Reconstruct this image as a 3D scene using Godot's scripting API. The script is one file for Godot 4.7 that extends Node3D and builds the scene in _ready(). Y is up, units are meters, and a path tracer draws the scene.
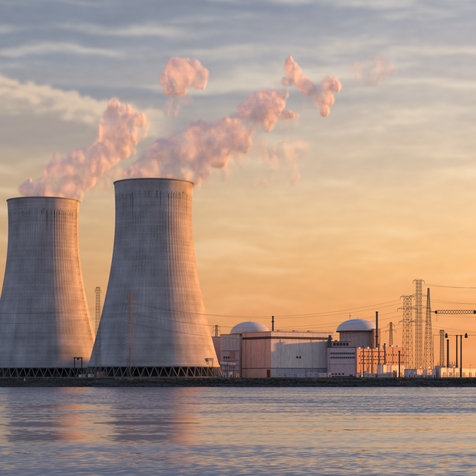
extends Node3D
# A riverside power station at sunset, seen across the water. Metres, y up, the camera looks along -z.

const F := 1500.0          # focal length in photograph pixels (476 px wide frame)
const HORIZON := 379.5     # photograph row of the horizon
const EYE := 6.0           # camera height over the water
const GROUND := 7.5        # height of the plant's ground over the water
const TO_SUN := Vector3(0.925, 0.14, -0.38)

var rng := RandomNumberGenerator.new()
var M := {}
var names := {}

# ---------------------------------------------------------------- helpers
func at(px: float, py: float, d: float) -> Vector3:
	return Vector3((px - 238.0) / F * d, EYE + (HORIZON - py) / F * d, -d)

func on_ground(px: float, d: float, y := GROUND) -> Vector3:
	return Vector3((px - 238.0) / F * d, y, -d)

func height_of(py: float, d: float) -> float:
	return EYE + (HORIZON - py) / F * d

func numbered(called: String) -> String:
	var n: int = names.get(called, 0)
	names[called] = n + 1
	return called if n == 0 else "%s_%03d" % [called, n]

func tag(o: Node, label: String, category: String, group := "", kind := "") -> void:
	if label != "": o.set_meta("label", label)
	if category != "": o.set_meta("category", category)
	if group != "": o.set_meta("group", group)
	if kind != "": o.set_meta("kind", kind)

func thing(called: String, label: String, category: String, where := Vector3.ZERO, turn := 0.0, group := "") -> Node3D:
	var o := Node3D.new()
	o.name = numbered(called)
	add_child(o)
	o.position = where
	o.rotation.y = turn
	tag(o, label, category, group)
	return o

func obj(called: String, mesh: Mesh, m: Material, parent: Node) -> MeshInstance3D:
	var o := MeshInstance3D.new()
	o.name = numbered(called) if parent == self else called
	o.mesh = mesh
	o.material_override = m
	parent.add_child(o, true)
	return o

func new_st() -> SurfaceTool:
	var st := SurfaceTool.new()
	st.begin(Mesh.PRIMITIVE_TRIANGLES)
	return st

func box_in(st: SurfaceTool, c: Vector3, s: Vector3, turn := 0.0) -> void:
	var b := BoxMesh.new()
	b.size = s
	st.append_from(b, 0, Transform3D(Basis(Vector3.UP, turn), c))

func bar_in(st: SurfaceTool, a: Vector3, b: Vector3, r: float, r2 := -1.0, sides := 6) -> void:
	var c := CylinderMesh.new()
	var v := b - a
	c.height = v.length()
	c.bottom_radius = r
	c.top_radius = r if r2 < 0.0 else r2
	c.radial_segments = sides
	c.rings = 0
	var y := v.normalized()
	var x := y.cross(Vector3(0.31, 0.2, 0.93)).normalized()
	st.append_from(c, 0, Transform3D(Basis(x, y, x.cross(y)), (a + b) / 2.0))

func box(called: String, m: Material, parent: Node, c: Vector3, s: Vector3, turn := 0.0) -> MeshInstance3D:
	var b := BoxMesh.new()
	b.size = s
	var o := obj(called, b, m, parent)
	o.position = c
	o.rotation.y = turn
	return o

func bar(called: String, m: Material, parent: Node, a: Vector3, b: Vector3, r: float, r2 := -1.0, sides := 8) -> MeshInstance3D:
	var st := new_st()
	bar_in(st, a, b, r, r2, sides)
	return obj(called, st.commit(), m, parent)

# a surface of revolution from (radius, height) points; normals from the profile
func lathe(pts: Array, seg: int, smooth := true) -> ArrayMesh:
	var st := new_st()
	var n := pts.size()
	var total := 0.0
	var along := [0.0]
	for i in range(1, n):
		total += (pts[i] - pts[i - 1]).length()
		along.append(total)
	for i in n - 1:
		var p: Vector2 = pts[i]
		var q: Vector2 = pts[i + 1]
		var e := (q - p).normalized()
		var np := Vector2(e.y, -e.x)
		var nq := np
		if smooth:
			if i > 0:
				var e0: Vector2 = (p - pts[i - 1]).normalized()
				if e0.dot(e) > 0.8: np = (np + Vector2(e0.y, -e0.x)).normalized()
			if i < n - 2:
				var e1: Vector2 = (pts[i + 2] - q).normalized()
				if e1.dot(e) > 0.8: nq = (nq + Vector2(e1.y, -e1.x)).normalized()
		for k in seg:
			var a0 := TAU * k / seg
			var a1 := TAU * (k + 1) / seg
			var d0 := Vector3(sin(a0), 0, cos(a0))
			var d1 := Vector3(sin(a1), 0, cos(a1))
			var v := [d0 * p.x + Vector3.UP * p.y, d1 * p.x + Vector3.UP * p.y, d1 * q.x + Vector3.UP * q.y, d0 * q.x + Vector3.UP * q.y]
			var nn := [d0 * np.x + Vector3.UP * np.y, d1 * np.x + Vector3.UP * np.y, d1 * nq.x + Vector3.UP * nq.y, d0 * nq.x + Vector3.UP * nq.y]
			var uv := [Vector2(float(k) / seg, 1.0 - along[i] / total), Vector2(float(k + 1) / seg, 1.0 - along[i] / total), Vector2(float(k + 1) / seg, 1.0 - along[i + 1] / total), Vector2(float(k) / seg, 1.0 - along[i + 1] / total)]
			for j in [0, 3, 2, 0, 2, 1]:
				st.set_normal(nn[j])
				st.set_uv(uv[j])
				st.add_vertex(v[j])
	return st.commit()

# ---------------------------------------------------------------- textures and materials
func grey_texture(freq: float, low: float, high: float, octaves: int, seed_: int, sx := 1.0, sy := 1.0) -> ImageTexture:
	var n := FastNoiseLite.new()
	n.noise_type = FastNoiseLite.TYPE_SIMPLEX_SMOOTH
	n.seed = seed_
	n.frequency = freq
	n.fractal_octaves = octaves
	var im := n.get_seamless_image(int(512 / sx), int(512 / sy))
	im.convert(Image.FORMAT_RGB8)
	im.resize(512, 512, Image.INTERPOLATE_CUBIC)
	var data := im.get_data()
	for i in data.size():
		data[i] = int(255.0 * lerpf(low, high, data[i] / 255.0))
	return ImageTexture.create_from_image(Image.create_from_data(512, 512, false, Image.FORMAT_RGB8, data))

func paint(color: Color, rough := 0.8, tex: Texture2D = null, metres := 12.0, metal := 0.0) -> StandardMaterial3D:
	var m := StandardMaterial3D.new()
	m.albedo_color = color.linear_to_srgb()
	m.roughness = rough
	m.metallic = metal
	if tex:
		m.albedo_texture = tex
		m.uv1_triplanar = true
		m.uv1_world_triplanar = true
		m.uv1_scale = Vector3.ONE / metres
	return m

# weathered concrete for a tower shell: lifts, formwork bays, rain streaks and a ring of dark run-off stains
func tower_texture(seed_: int) -> ImageTexture:
	var w := 1536
	var h := 1024
	var r := RandomNumberGenerator.new()
	r.seed = seed_
	var big := FastNoiseLite.new()
	big.seed = seed_
	big.frequency = 0.006
	big.fractal_octaves = 4
	var blot := big.get_seamless_image(w, h).get_data()
	var strk := FastNoiseLite.new()
	strk.seed = seed_ + 5
	strk.frequency = 0.02
	strk.fractal_octaves = 4
	var si := strk.get_seamless_image(w, 64)
	si.resize(w, h, Image.INTERPOLATE_CUBIC)
	var streak := si.get_data()
	var fine := FastNoiseLite.new()
	fine.seed = seed_ + 9
	fine.frequency = 0.12
	fine.fractal_octaves = 3
	var grain := fine.get_seamless_image(w, h).get_data()
	var lift := PackedFloat32Array()
	for i in 120: lift.append(r.randf_range(-0.04, 0.04))
	var drip_top := PackedFloat32Array()
	var drip_len := PackedFloat32Array()
	var drip_dark := PackedFloat32Array()
	var bays := 211
	for i in bays:
		drip_top.append(r.randf_range(0.058, 0.082))
		drip_len.append(r.randf_range(0.02, 0.06) if r.randf() < 0.75 else r.randf_range(0.06, 0.16))
		drip_dark.append(r.randf_range(0.12, 0.45) if r.randf() < 0.42 else r.randf_range(0.0, 0.1))
	var out := PackedByteArray()
	out.resize(w * h * 3)
	for y in h:
		var v := float(y) / h
		var course := v * 118.0
		var l: float = lift[int(course)]
		var joint := -0.035 if fposmod(course, 1.0) < 0.14 else 0.0
		for x in w:
			var i := y * w + x
			var b: float = 0.86 + (blot[i] / 255.0 - 0.5) * 0.26 + (streak[i] / 255.0 - 0.5) * 0.11 + (grain[i] / 255.0 - 0.5) * 0.12 + l + joint
			var bay_f := float(x) / w * bays
			var bay := int(bay_f)
			var t: float = (v - drip_top[bay]) / drip_len[bay]
			if t > 0.0 and t < 1.0 and fposmod(bay_f, 1.0) > 0.25:
				b -= drip_dark[bay] * (1.0 - t * t)
			b = clampf(b, 0.25, 1.0)
			out[i * 3] = int(255.0 * b)
			out[i * 3 + 1] = int(253.0 * b)
			out[i * 3 + 2] = int(250.0 * b)
	return ImageTexture.create_from_image(Image.create_from_data(w, h, false, Image.FORMAT_RGB8, out))

# ---------------------------------------------------------------- sky
func ramp(keys: Array, el: float) -> Color:
	var k := 0
	while k < keys.size() - 2 and el > keys[k + 1][0]: k += 1
	var t := clampf((el - keys[k][0]) / (keys[k + 1][0] - keys[k][0]), 0.0, 1.0)
	return Color8(keys[k][1], keys[k][2], keys[k][3]).lerp(Color8(keys[k + 1][1], keys[k + 1][2], keys[k + 1][3]), t)

func sky_image() -> Image:
	var w := 4096
	var h := 2048
	# colours by elevation: towards the sunset, left of it, and away from it
	var warm := [[-90.0, 60, 66, 80], [-0.5, 190, 130, 84], [0.0, 236, 151, 89], [1.6, 237, 156, 95], [3.0, 239, 171, 108], [4.4, 243, 189, 127], [6.1, 240, 201, 153], [7.6, 229, 199, 164], [9.4, 207, 190, 172], [12.0, 186, 179, 177], [14.2, 160, 163, 174], [20.0, 142, 151, 172], [40.0, 114, 135, 176], [90.0, 96, 124, 176]]
	var side := [[-90.0, 60, 66, 80], [-0.5, 170, 120, 86], [0.0, 210, 144, 95], [3.3, 205, 154, 109], [5.2, 198, 162, 123], [7.6, 188, 164, 138], [9.4, 166, 155, 148], [11.0, 150, 151, 157], [12.0, 139, 145, 157], [13.5, 124, 133, 149], [20.0, 118, 132, 160], [40.0, 108, 130, 174], [90.0, 96, 124, 176]]
	var away := [[-90.0, 60, 66, 80], [0.0, 176, 170, 184], [8.0, 170, 174, 197], [20.0, 154, 168, 202], [40.0, 130, 151, 194], [90.0, 108, 137, 190]]
	var n1 := FastNoiseLite.new()
	n1.noise_type = FastNoiseLite.TYPE_SIMPLEX_SMOOTH
	n1.seed = 11
	n1.frequency = 1.0
	n1.fractal_octaves = 4
	var n2 := FastNoiseLite.new()
	n2.noise_type = FastNoiseLite.TYPE_SIMPLEX_SMOOTH
	n2.seed = 23
	n2.frequency = 1.0
	n2.fractal_octaves = 5
	var out := PackedFloat32Array()
	out.resize(w * h * 3)
	var sun_az := rad_to_deg(atan2(TO_SUN.x, -TO_SUN.z))
	for y in h:
		var el := 90.0 - (y + 0.5) * 180.0 / h
		var cw := ramp(warm, el)
		var cs := ramp(side, el)
		var ca := ramp(away, el)
		var clouded := el > -0.3 and el < 30.0
		var step := 1 if clouded else 32
		var c := cw
		for x in w:
			if x % step == 0:
				# column 0 lies straight ahead of the camera, columns run to the right
				var az := (x + 0.5) / w * 360.0
				if az > 180.0: az -= 360.0
				var a := deg_to_rad(az)
				c = cs.lerp(cw, smoothstep(-15.0, 13.0, az))
				c = c.lerp(ca, smoothstep(20.0, 95.0, -az) if az < 0.0 else smoothstep(110.0, 170.0, az))
				if az > 150.0: c = c.lerp(ca, smoothstep(150.0, 178.0, az))
				if clouded:
					var sx := sin(a) * 57.3
					var cz := cos(a) * 57.3
					var veil := smoothstep(30.0, 20.0, el) * smoothstep(-0.3, 2.5, el)
					# clouds drift in long, slightly slanting bars, torn at their edges
					var wx := sx + 1.2 * n1.get_noise_3d(sx * 0.12, el * 0.2, cz * 0.12)
					var we := el + 0.28 * n1.get_noise_3d(sx * 0.2 + 7.0, el * 0.5, cz * 0.2)
					var s1 := n1.get_noise_3d(wx * 0.05, (we + sx * 0.02) * 0.62, cz * 0.05)
					var s2 := n2.get_noise_3d(wx * 0.12, (we - sx * 0.02) * 1.2 + 40.0, cz * 0.12)
					var s3 := n2.get_noise_3d(wx * 0.4, (we + sx * 0.07) * 2.2 + 90.0, cz * 0.4)
					var s4 := n2.get_noise_3d(sx * 1.4, (el - sx * 0.1) * 3.2 + 140.0, cz * 1.4)
					var high := smoothstep(6.5, 11.5, el)
					# grey-blue bands above
					c = c.lerp(Color8(122, 131, 149), clampf(0.55 * smoothstep(-0.15, 0.5, s1 + 0.12 * s3) * high * veil, 0.0, 1.0))
					# pale wisps and bars
					var wisp := smoothstep(-0.05, 0.55, s2 - 0.4 * s1 + 0.2 * s3)
					c = c.lerp(c.lerp(Color8(238, 219, 190), 0.55), clampf(wisp * veil * (0.35 + 0.3 * smoothstep(3.0, 7.0, el)), 0.0, 1.0))
					var tone := (0.035 + 0.05 * s3 + 0.035 * s2 + 0.03 * s4) * veil * (0.6 + 0.4 * high)
					c = Color(c.r * (1.0 + tone), c.g * (1.0 + tone), c.b * (1.0 + tone * 0.9))
					# a pale cloud bank to the left, its ragged upper edge lit by the low sun
					if az < 1.0 and az > -40.0:
						var edge := 11.35 - 0.2 * maxf(az + 9.0, 0.0) + 0.02 * minf(az + 9.0, 0.0)
						edge += 0.3 * n2.get_noise_3d(sx * 0.5, el * 0.4, cz * 0.5) + 0.3 * n1.get_noise_3d(sx * 1.6, el * 1.8, cz * 1.6) + 0.12 * s4
						var under := edge - el
						var body := smoothstep(-0.05, 0.22, under) * smoothstep(4.0, 0.8, under) * smoothstep(-1.9, -3.6, az) * smoothstep(-40.0, -25.0, az)
						var rim := smoothstep(1.5, 0.2, under + 0.7 * s3 + 0.3 * s4)
						c = c.lerp(Color8(168, 155, 146).lerp(Color8(226, 201, 176), rim), body * (0.6 + 0.3 * rim))
				c = c.srgb_to_linear()
				# the air glows round the low sun, outside the frame to the right
				var off := Vector2((az - sun_az) * cos(deg_to_rad(el)), (el - 8.0) * 1.15)
				var glow := 1.0 + 1.5 * exp(-off.length_squared() / 900.0)
				c = Color(c.r * glow, c.g * glow, c.b * glow)
			var i := (y * w + x) * 3
			out[i] = c.r
			out[i + 1] = c.g
			out[i + 2] = c.b
	return Image.create_from_data(w, h, false, Image.FORMAT_RGBF, out.to_byte_array())

# ---------------------------------------------------------------- cooling towers
func shell_radius(y: float) -> float:
	# y is the height over the water
	var t := (y - 150.0) / 95.4
	return 33.0 * sqrt(1.0 + t * t)

func cooling_tower(px: float, d: float, label: String, tex: Texture2D, ladder: bool) -> Node3D:
	var o := thing("cooling_tower", label, "cooling tower", on_ground(px, d), 0.0, "cooling towers")
	var y0 := 17.4
	var y1 := 175.0
	var pts := []
	for i in 65:
		var y := lerpf(y0, y1, i / 64.0)
		pts.append(Vector2(shell_radius(y), y - GROUND))
	for i in 33:
		var y := lerpf(y1, y0, i / 32.0)
		pts.append(Vector2(shell_radius(y) - 0.9, y - GROUND))
	pts.append(Vector2(shell_radius(y0), y0 - GROUND))
	# the outer face fills the upper part of the texture: give it its own lathe so that stains sit under the rim
	var sm := StandardMaterial3D.new()
	sm.albedo_color = Color(0.52, 0.51, 0.50).linear_to_srgb()
	sm.albedo_texture = tex
	sm.roughness = 0.92
	var outer := pts.slice(0, 65)
	var inner := pts.slice(64)
	obj("shell", lathe(outer, 176), sm, o)
	obj("inner_face", lathe(inner, 120), M.leg, o)
	# cornice: a slightly proud smooth band and a thin lip with a walkway
	var yb := y1 - 10.5 - GROUND
	var yt := y1 - GROUND
	var rt := shell_radius(y1)
	obj("rim_lip", lathe([Vector2(rt + 0.01, yt - 0.9), Vector2(rt + 0.6, yt - 0.7), Vector2(rt + 0.6, yt + 0.25), Vector2(rt - 1.3, yt + 0.25), Vector2(rt - 1.3, yt - 0.6)], 120, false), M.lip, o)
	# wind ribs up the shell: one strip, turned round the axis
	var rib_top := y1 - 11.0
	var st := new_st()
	var rows := 44
	for i in rows:
		var ya := lerpf(y0 + 1.0, rib_top, float(i) / rows)
		var yc := lerpf(y0 + 1.0, rib_top, float(i + 1) / rows)
		var a := Vector3(0, ya - GROUND, shell_radius(ya) - 0.05)
		var b := Vector3(0, yc - GROUND, shell_radius(yc) - 0.05)
		var w := 0.42
		var out := Vector3(0, 0, lerpf(0.03, 0.12, float(i) / rows))
		var q := [a + Vector3(-w, 0, 0), a + Vector3(-w * 0.75, 0, 0) + out, a + Vector3(w * 0.75, 0, 0) + out, a + Vector3(w, 0, 0)]
		var u := [b + Vector3(-w, 0, 0), b + Vector3(-w * 0.75, 0, 0) + out, b + Vector3(w * 0.75, 0, 0) + out, b + Vector3(w, 0, 0)]
		for j in 3:
			for v in [q[j], u[j], u[j + 1], q[j], u[j + 1], q[j + 1]]:
				st.add_vertex(v)
	var tb := Vector3(0, rib_top - GROUND, shell_radius(rib_top) - 0.05)
	for v in [tb + Vector3(-0.42, 0, 0), tb + Vector3(0.315, 0, 0.12), tb + Vector3(0.42, 0, 0), tb + Vector3(-0.42, 0, 0), tb + Vector3(-0.315, 0, 0.12), tb + Vector3(0.315, 0, 0.12)]:
		st.add_vertex(v)
	st.generate_normals()
	var rib := st.commit()
	for i in 88:
		var r := obj("wind_rib", rib, M.rib, o)
		r.rotation.y = TAU * (i + 0.5) / 88.0
	# ring beam and raking columns
	var rb := shell_radius(y0)
	obj("ring_beam", lathe([Vector2(rb - 1.2, y0 - GROUND - 0.6), Vector2(rb + 0.5, y0 - GROUND - 0.6), Vector2(rb + 0.5, y0 - GROUND + 1.0), Vector2(rb + 0.01, y0 - GROUND + 1.2)], 120, false), M.rib, o)
	var pairs := 48
	var ls := new_st()
	bar_in(ls, Vector3(-0.2, 0.2, rb + 3.2), Vector3(3.5, y0 - GROUND - 0.5, rb - 0.3), 0.36, 0.32, 8)
	var leg_a := ls.commit()
	ls = new_st()
	bar_in(ls, Vector3(0.2, 0.2, rb + 3.2), Vector3(-3.5, y0 - GROUND - 0.5, rb - 0.3), 0.36, 0.32, 8)
	var leg_b := ls.commit()
	for i in pairs:
		for mesh in [leg_a, leg_b]:
			var g := obj("leg", mesh, M.leg, o)
			g.rotation.y = TAU * i / pairs
	# basin kerb, the dark fill deck over the air inlet and the inlet baffles behind the columns
	obj("basin_kerb", lathe([Vector2(rb + 6.0, -0.3), Vector2(rb + 6.0, 0.9), Vector2(rb + 5.4, 0.9), Vector2(rb + 5.4, -0.3)], 96, false), M.leg, o)
	obj("fill_deck", lathe([Vector2(rb - 1.3, y0 - GROUND - 0.2), Vector2(rb - 1.5, y0 - GROUND - 1.4), Vector2(0.05, y0 - GROUND - 1.4)], 96, false), M.leg, o)
	obj("core_wall", lathe([Vector2(rb - 26.0, 0.0), Vector2(rb - 26.0, y0 - GROUND - 1.5)], 72), M.leg, o)
	for i in 24:
		var a := TAU * (i + 0.5) / 24.0
		var bf := box("wind_wall", M.leg, o, Vector3(sin(a), 0, cos(a)) * (rb - 16.0) + Vector3.UP * ((y0 - GROUND - 1.6) / 2.0), Vector3(0.35, y0 - GROUND - 1.6, 20.0))
		bf.rotation.y = a
	if ladder:
		var az := deg_to_rad(71.0)
		var dir := Vector3(sin(az), 0, cos(az))
		var side := Vector3(cos(az), 0, -sin(az))
		for s in [-0.55, 0.55]:
			var rl := new_st()
			for i in 40:
				var ya := lerpf(y0 + 1.0, y1, i / 40.0)
				var yc := lerpf(y0 + 1.0, y1, (i + 1) / 40.0)
				bar_in(rl, dir * (shell_radius(ya) + 1.1) + side * s + Vector3.UP * (ya - GROUND), dir * (shell_radius(yc) + 1.1) + side * s + Vector3.UP * (yc - GROUND), 0.09, -1.0, 5)
			obj("ladder_rail", rl.commit(), M.dark_steel, o)
		for i in 21:
			var y := lerpf(y0 + 4.0, y1 - 2.0, i / 20.0)
			var p := box("ladder_platform", M.dark_steel, o, dir * (shell_radius(y) + 0.95) + Vector3.UP * (y - GROUND), Vector3(0.8, 0.35, 0.8))
			p.rotation.y = az
	return o

# ---------------------------------------------------------------- steam
# A plume: nested translucent skins of vapour, meshed from overlapping balls roughened by noise, ever thinner outwards.
func steam(called: String, label: String, category: String, d: float, lumps: Array, seed_: int, children: int, faint := 1.0) -> void:
	var k := d / F
	var origin := at(lumps[0][0], lumps[0][1], d)
	var r := RandomNumberGenerator.new()
	r.seed = seed_
	var noise := FastNoiseLite.new()
	noise.seed = seed_
	noise.frequency = 0.06
	noise.fractal_octaves = 4
	noise.fractal_gain = 0.4
	var balls := []      # centre, radius
	var thin := []       # centre, radius, opacity
	for l in lumps:
		var c := at(l[0], l[1], d) - origin + Vector3(0, 0, r.randf_range(-0.5, 0.5) * l[2] * k)
		if l.size() > 3:
			thin.append([c, l[2] * k * 1.05])
			for i in 3:
				var w := Vector3(r.randfn(), r.randfn() * 0.7, r.randfn()).normalized()
				thin.append([c + w * l[2] * k * r.randf_range(0.5, 1.1), l[2] * k * r.randf_range(0.3, 0.6)])
			continue
		balls.append([c, l[2] * k * 0.93])
		for i in children:
			var v := Vector3(r.randfn(), r.randfn() + 0.2, r.randfn()).normalized()
			balls.append([c + v * l[2] * k * r.randf_range(0.6, 0.9), l[2] * k * r.randf_range(0.36, 0.6)])
	var o := thing(called, label, category, origin)
	if balls.size() > 0:
		var grid := billow_field(balls, 1.25, noise)
		for s in [[0.95, 0.34], [0.76, 0.28], [0.59, 0.21], [0.43, 0.14], [0.29, 0.085], [0.17, 0.045]]:
			obj("vapour_skin", surface(grid, s[0], s[1], noise), M.steam, o)
	if thin.size() > 0:
		var loose := billow_field(thin, 1.4, noise)
		for s in [[0.85, 0.075], [0.58, 0.06], [0.36, 0.04], [0.18, 0.025]]:
			obj("vapour_wisp", surface(loose, s[0], s[1] * faint, noise), M.steam, o).set_meta("kind", "stuff")

# a field of balls roughened by noise, on a grid
func billow_field(balls: Array, cell: float, noise: FastNoiseLite) -> Dictionary:
	var lo := Vector3.INF
	var hi := -Vector3.INF
	for b in balls:
		var e: Vector3 = Vector3.ONE * b[1] * 1.85
		lo = lo.min(b[0] - e)
		hi = hi.max(b[0] + e)
	var nx := int((hi.x - lo.x) / cell) + 3
	var ny := int((hi.y - lo.y) / cell) + 3
	var nz := int((hi.z - lo.z) / cell) + 3
	var f := PackedFloat32Array()
	f.resize(nx * ny * nz)
	for b in balls:
		var c: Vector3 = (b[0] - lo) / cell
		var rr: float = b[1] * 1.75 / cell
		for z in range(maxi(0, int(c.z - rr)), mini(nz, int(c.z + rr) + 2)):
			for y in range(maxi(0, int(c.y - rr)), mini(ny, int(c.y + rr) + 2)):
				for x in range(maxi(0, int(c.x - rr)), mini(nx, int(c.x + rr) + 2)):
					var q := 1.0 - (Vector3(x, y, z) - c).length_squared() / (rr * rr)
					if q > 0.0: f[(z * ny + y) * nx + x] += q * q
	for i in f.size():
		if f[i] > 0.06:
			var x := i % nx
			var y := (i / nx) % ny
			var z := i / (nx * ny)
			f[i] = minf(f[i], 1.3) + 0.6 * noise.get_noise_3d(lo.x + x * cell, lo.y + y * cell, lo.z + z * cell)
		else:
			f[i] = 0.0
	return {"f": f, "lo": lo, "cell": cell, "nx": nx, "ny": ny, "nz": nz}

# surface nets at one level of the field
func surface(grid: Dictionary, iso: float, opacity: float, noise: FastNoiseLite) -> ArrayMesh:
	var f: PackedFloat32Array = grid.f.duplicate()
	for i in f.size(): f[i] -= iso
	var lo: Vector3 = grid.lo
	var cell: float = grid.cell
	var nx: int = grid.nx
	var ny: int = grid.ny
	var nz: int = grid.nz
	var pos := PackedVector3Array()
	var nor := PackedVector3Array()
	var at_cell := PackedInt32Array()
	at_cell.resize(f.size())
	at_cell.fill(-1)
	var off := [0, 1, nx, nx + 1, nx * ny, nx * ny + 1, nx * ny + nx, nx * ny + nx + 1]
	var edges := [[0, 1], [2, 3], [4, 5], [6, 7], [0, 2], [1, 3], [4, 6], [5, 7], [0, 4], [1, 5], [2, 6], [3, 7]]
	for z in nz - 1:
		for y in ny - 1:
			for x in nx - 1:
				var i := (z * ny + y) * nx + x
				var c0 := f[i] > 0.0
				var mixed := false
				for j in range(1, 8):
					if (f[i + off[j]] > 0.0) != c0:
						mixed = true
						break
				if not mixed: continue
				var sum := Vector3.ZERO
				var n := 0
				for e in edges:
					var a: float = f[i + off[e[0]]]
					var b: float = f[i + off[e[1]]]
					if (a > 0.0) == (b > 0.0): continue
					var t := a / (a - b)
					var pa := Vector3(e[0] & 1, (e[0] >> 1) & 1, e[0] >> 2)
					var pb := Vector3(e[1] & 1, (e[1] >> 1) & 1, e[1] >> 2)
					sum += pa.lerp(pb, t)
					n += 1
				var g := Vector3(
					f[i + off[1]] + f[i + off[3]] + f[i + off[5]] + f[i + off[7]] - f[i] - f[i + off[2]] - f[i + off[4]] - f[i + off[6]],
					f[i + off[2]] + f[i + off[3]] + f[i + off[6]] + f[i + off[7]] - f[i] - f[i + off[1]] - f[i + off[4]] - f[i + off[5]],
					f[i + off[4]] + f[i + off[5]] + f[i + off[6]] + f[i + off[7]] - f[i] - f[i + off[1]] - f[i + off[2]] - f[i + off[3]])
				at_cell[i] = pos.size()
				pos.append(lo + (Vector3(x, y, z) + sum / n) * cell)
				nor.append(-g.normalized())
	var idx := PackedInt32Array()
	var steps := [1, nx, nx * ny]
	for z in range(1, nz - 1):
		for y in range(1, ny - 1):
			for x in range(1, nx - 1):
				var i := (z * ny + y) * nx + x
				var a := f[i] > 0.0
				for ax in 3:
					if (f[i + steps[ax]] > 0.0) == a: continue
					var u: int = steps[(ax + 1) % 3]
					var v: int = steps[(ax + 2) % 3]
					var q := [at_cell[i - u - v], at_cell[i - v], at_cell[i], at_cell[i - u]]
					if q.min() < 0: continue
					if a: idx.append_array(PackedInt32Array([q[0], q[2], q[1], q[0], q[3], q[2]]))
					else: idx.append_array(PackedInt32Array([q[0], q[1], q[2], q[0], q[2], q[3]]))
	var arr := []
	arr.resize(Mesh.ARRAY_MAX)
	arr[Mesh.ARRAY_VERTEX] = pos
	arr[Mesh.ARRAY_NORMAL] = nor
	arr[Mesh.ARRAY_INDEX] = idx
	if opacity < 1.0:
		var col := PackedColorArray()
		for p in pos:
			col.append(Color(1, 1, 1, opacity * clampf(0.8 + 1.5 * noise.get_noise_3dv(p * 0.7 + Vector3(70, 30, 0)), 0.1, 1.5)))
		arr[Mesh.ARRAY_COLOR] = col
	var mesh := ArrayMesh.new()
	mesh.add_surface_from_arrays(Mesh.PRIMITIVE_TRIANGLES, arr)
	return mesh

# ---------------------------------------------------------------- steelwork
func lattice_pylon(called: String, label: String, category: String, px: float, d: float, top_py: float, base_w: float, top_w: float, arms: Array, thick: float, group := "", turn := 0.25) -> Dictionary:
	var o := thing(called, label, category, on_ground(px, d), turn, group)
	var h := height_of(top_py, d) - GROUND
	var corner := func(i: int, t: float) -> Vector3:
		var w: float = lerpf(base_w, top_w, pow(t, 0.85)) / 2.0
		return Vector3(w * (1 if i == 0 or i == 3 else -1), h * t, w * (1 if i < 2 else -1))
	for i in 4:
		var st := new_st()
		for s in 6:
			bar_in(st, corner.call(i, s / 6.0), corner.call(i, (s + 1) / 6.0), thick, -1.0, 5)
		obj("leg", st.commit(), M.steel, o)
	for i in 4:
		var st := new_st()
		var t := 0.0
		while t < 0.995:
			var w: float = lerpf(base_w, top_w, pow(t, 0.85))
			var t2: float = minf(1.0, t + maxf(w * 0.9, 1.4) / h)
			bar_in(st, corner.call(i, t), corner.call((i + 1) % 4, t2), thick * 0.5, -1.0, 4)
			bar_in(st, corner.call((i + 1) % 4, t), corner.call(i, t2), thick * 0.5, -1.0, 4)
			bar_in(st, corner.call(i, t2), corner.call((i + 1) % 4, t2), thick * 0.5, -1.0, 4)
			t = t2
		obj("bracing", st.commit(), M.steel, o)
	var ends := []
	for a in arms:
		var ya: float = height_of(a[0], d) - GROUND
		var t: float = clampf(ya / h, 0.0, 1.0)
		var w: float = lerpf(base_w, top_w, pow(t, 0.85)) / 2.0
		for s in [-1, 1]:
			var st := new_st()
			var tip := Vector3(s * a[1], ya, 0)
			for z in [-1, 1]:
				bar_in(st, Vector3(s * w, ya, z * w), tip, thick * 0.6, -1.0, 4)
				bar_in(st, Vector3(s * w, ya + 2.2, z * w), tip, thick * 0.5, -1.0, 4)
			for j in 3:
				var f := (j + 1) / 4.0
				bar_in(st, Vector3(s * lerpf(w, a[1], f), ya, w * (1 - f)), Vector3(s * lerpf(w, a[1], f), ya + 2.2 * (1 - f), -w * (1 - f)), thick * 0.4, -1.0, 4)
			obj("crossarm", st.commit(), M.steel, o)
			bar("insulator", M.insulator, o, tip, tip + Vector3(0, -2.4, 0), 0.16, -1.0, 6)
			ends.append(o.transform * (tip + Vector3(0, -2.4, 0)))
	return {"node": o, "ends": ends}

func conductor(a: Vector3, b: Vector3, sag: float, label: String, group: String, r := 0.075) -> void:
	var o := thing("power_line", label, "power line", a, 0.0, group)
	var st := new_st()
	var n := 28
	for i in n:
		var t0 := float(i) / n
		var t1 := float(i + 1) / n
		var p := a.lerp(b, t0) - Vector3.UP * sag * 4.0 * t0 * (1.0 - t0)
		var q := a.lerp(b, t1) - Vector3.UP * sag * 4.0 * t1 * (1.0 - t1)
		bar_in(st, p - a, q - a, r, -1.0, 4)
	obj("conductor", st.commit(), M.wire, o)

func chimney(label: String, px: float, d: float, base: float, top_py: float, r: float, bands := true) -> void:
	var o := thing("chimney", label, "chimney", on_ground(px, d, base))
	var h := height_of(top_py, d) - base
	obj("flue", lathe([Vector2(r * 1.1, 0), Vector2(r, h * 0.5), Vector2(r * 0.95, h), Vector2(r * 0.7, h), Vector2(r * 0.7, h - 1.0)], 16), M.stack, o)
	obj("top_collar", lathe([Vector2(r * 0.9, h - 1.2), Vector2(r * 1.2, h - 1.1), Vector2(r * 1.2, h - 0.2), Vector2(r * 0.9, h - 0.1)], 16, false), M.dark_steel, o)
	if bands:
		obj("gallery", lathe([Vector2(r, h * 0.62), Vector2(r * 1.7, h * 0.62), Vector2(r * 1.7, h * 0.62 + 0.9), Vector2(r * 1.6, h * 0.62 + 0.9), Vector2(r * 1.6, h * 0.62 + 0.15), Vector2(r, h * 0.62 + 0.15)], 16, false), M.dark_steel, o)

func window_row(parent: Node3D, y: float, z: float, x0: float, x1: float, n: int, w: float, h: float, wall: Material) -> void:
	for i in n:
		var x := lerpf(x0, x1, (i + 0.5) / n)
		var f := box("window", M.frame, parent, Vector3(x, y, z + 0.06), Vector3(w, h, 0.3))
		box("pane", M.glass, f, Vector3(0, 0, 0.13), Vector3(w - 0.24, h - 0.24, 0.1))

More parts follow.
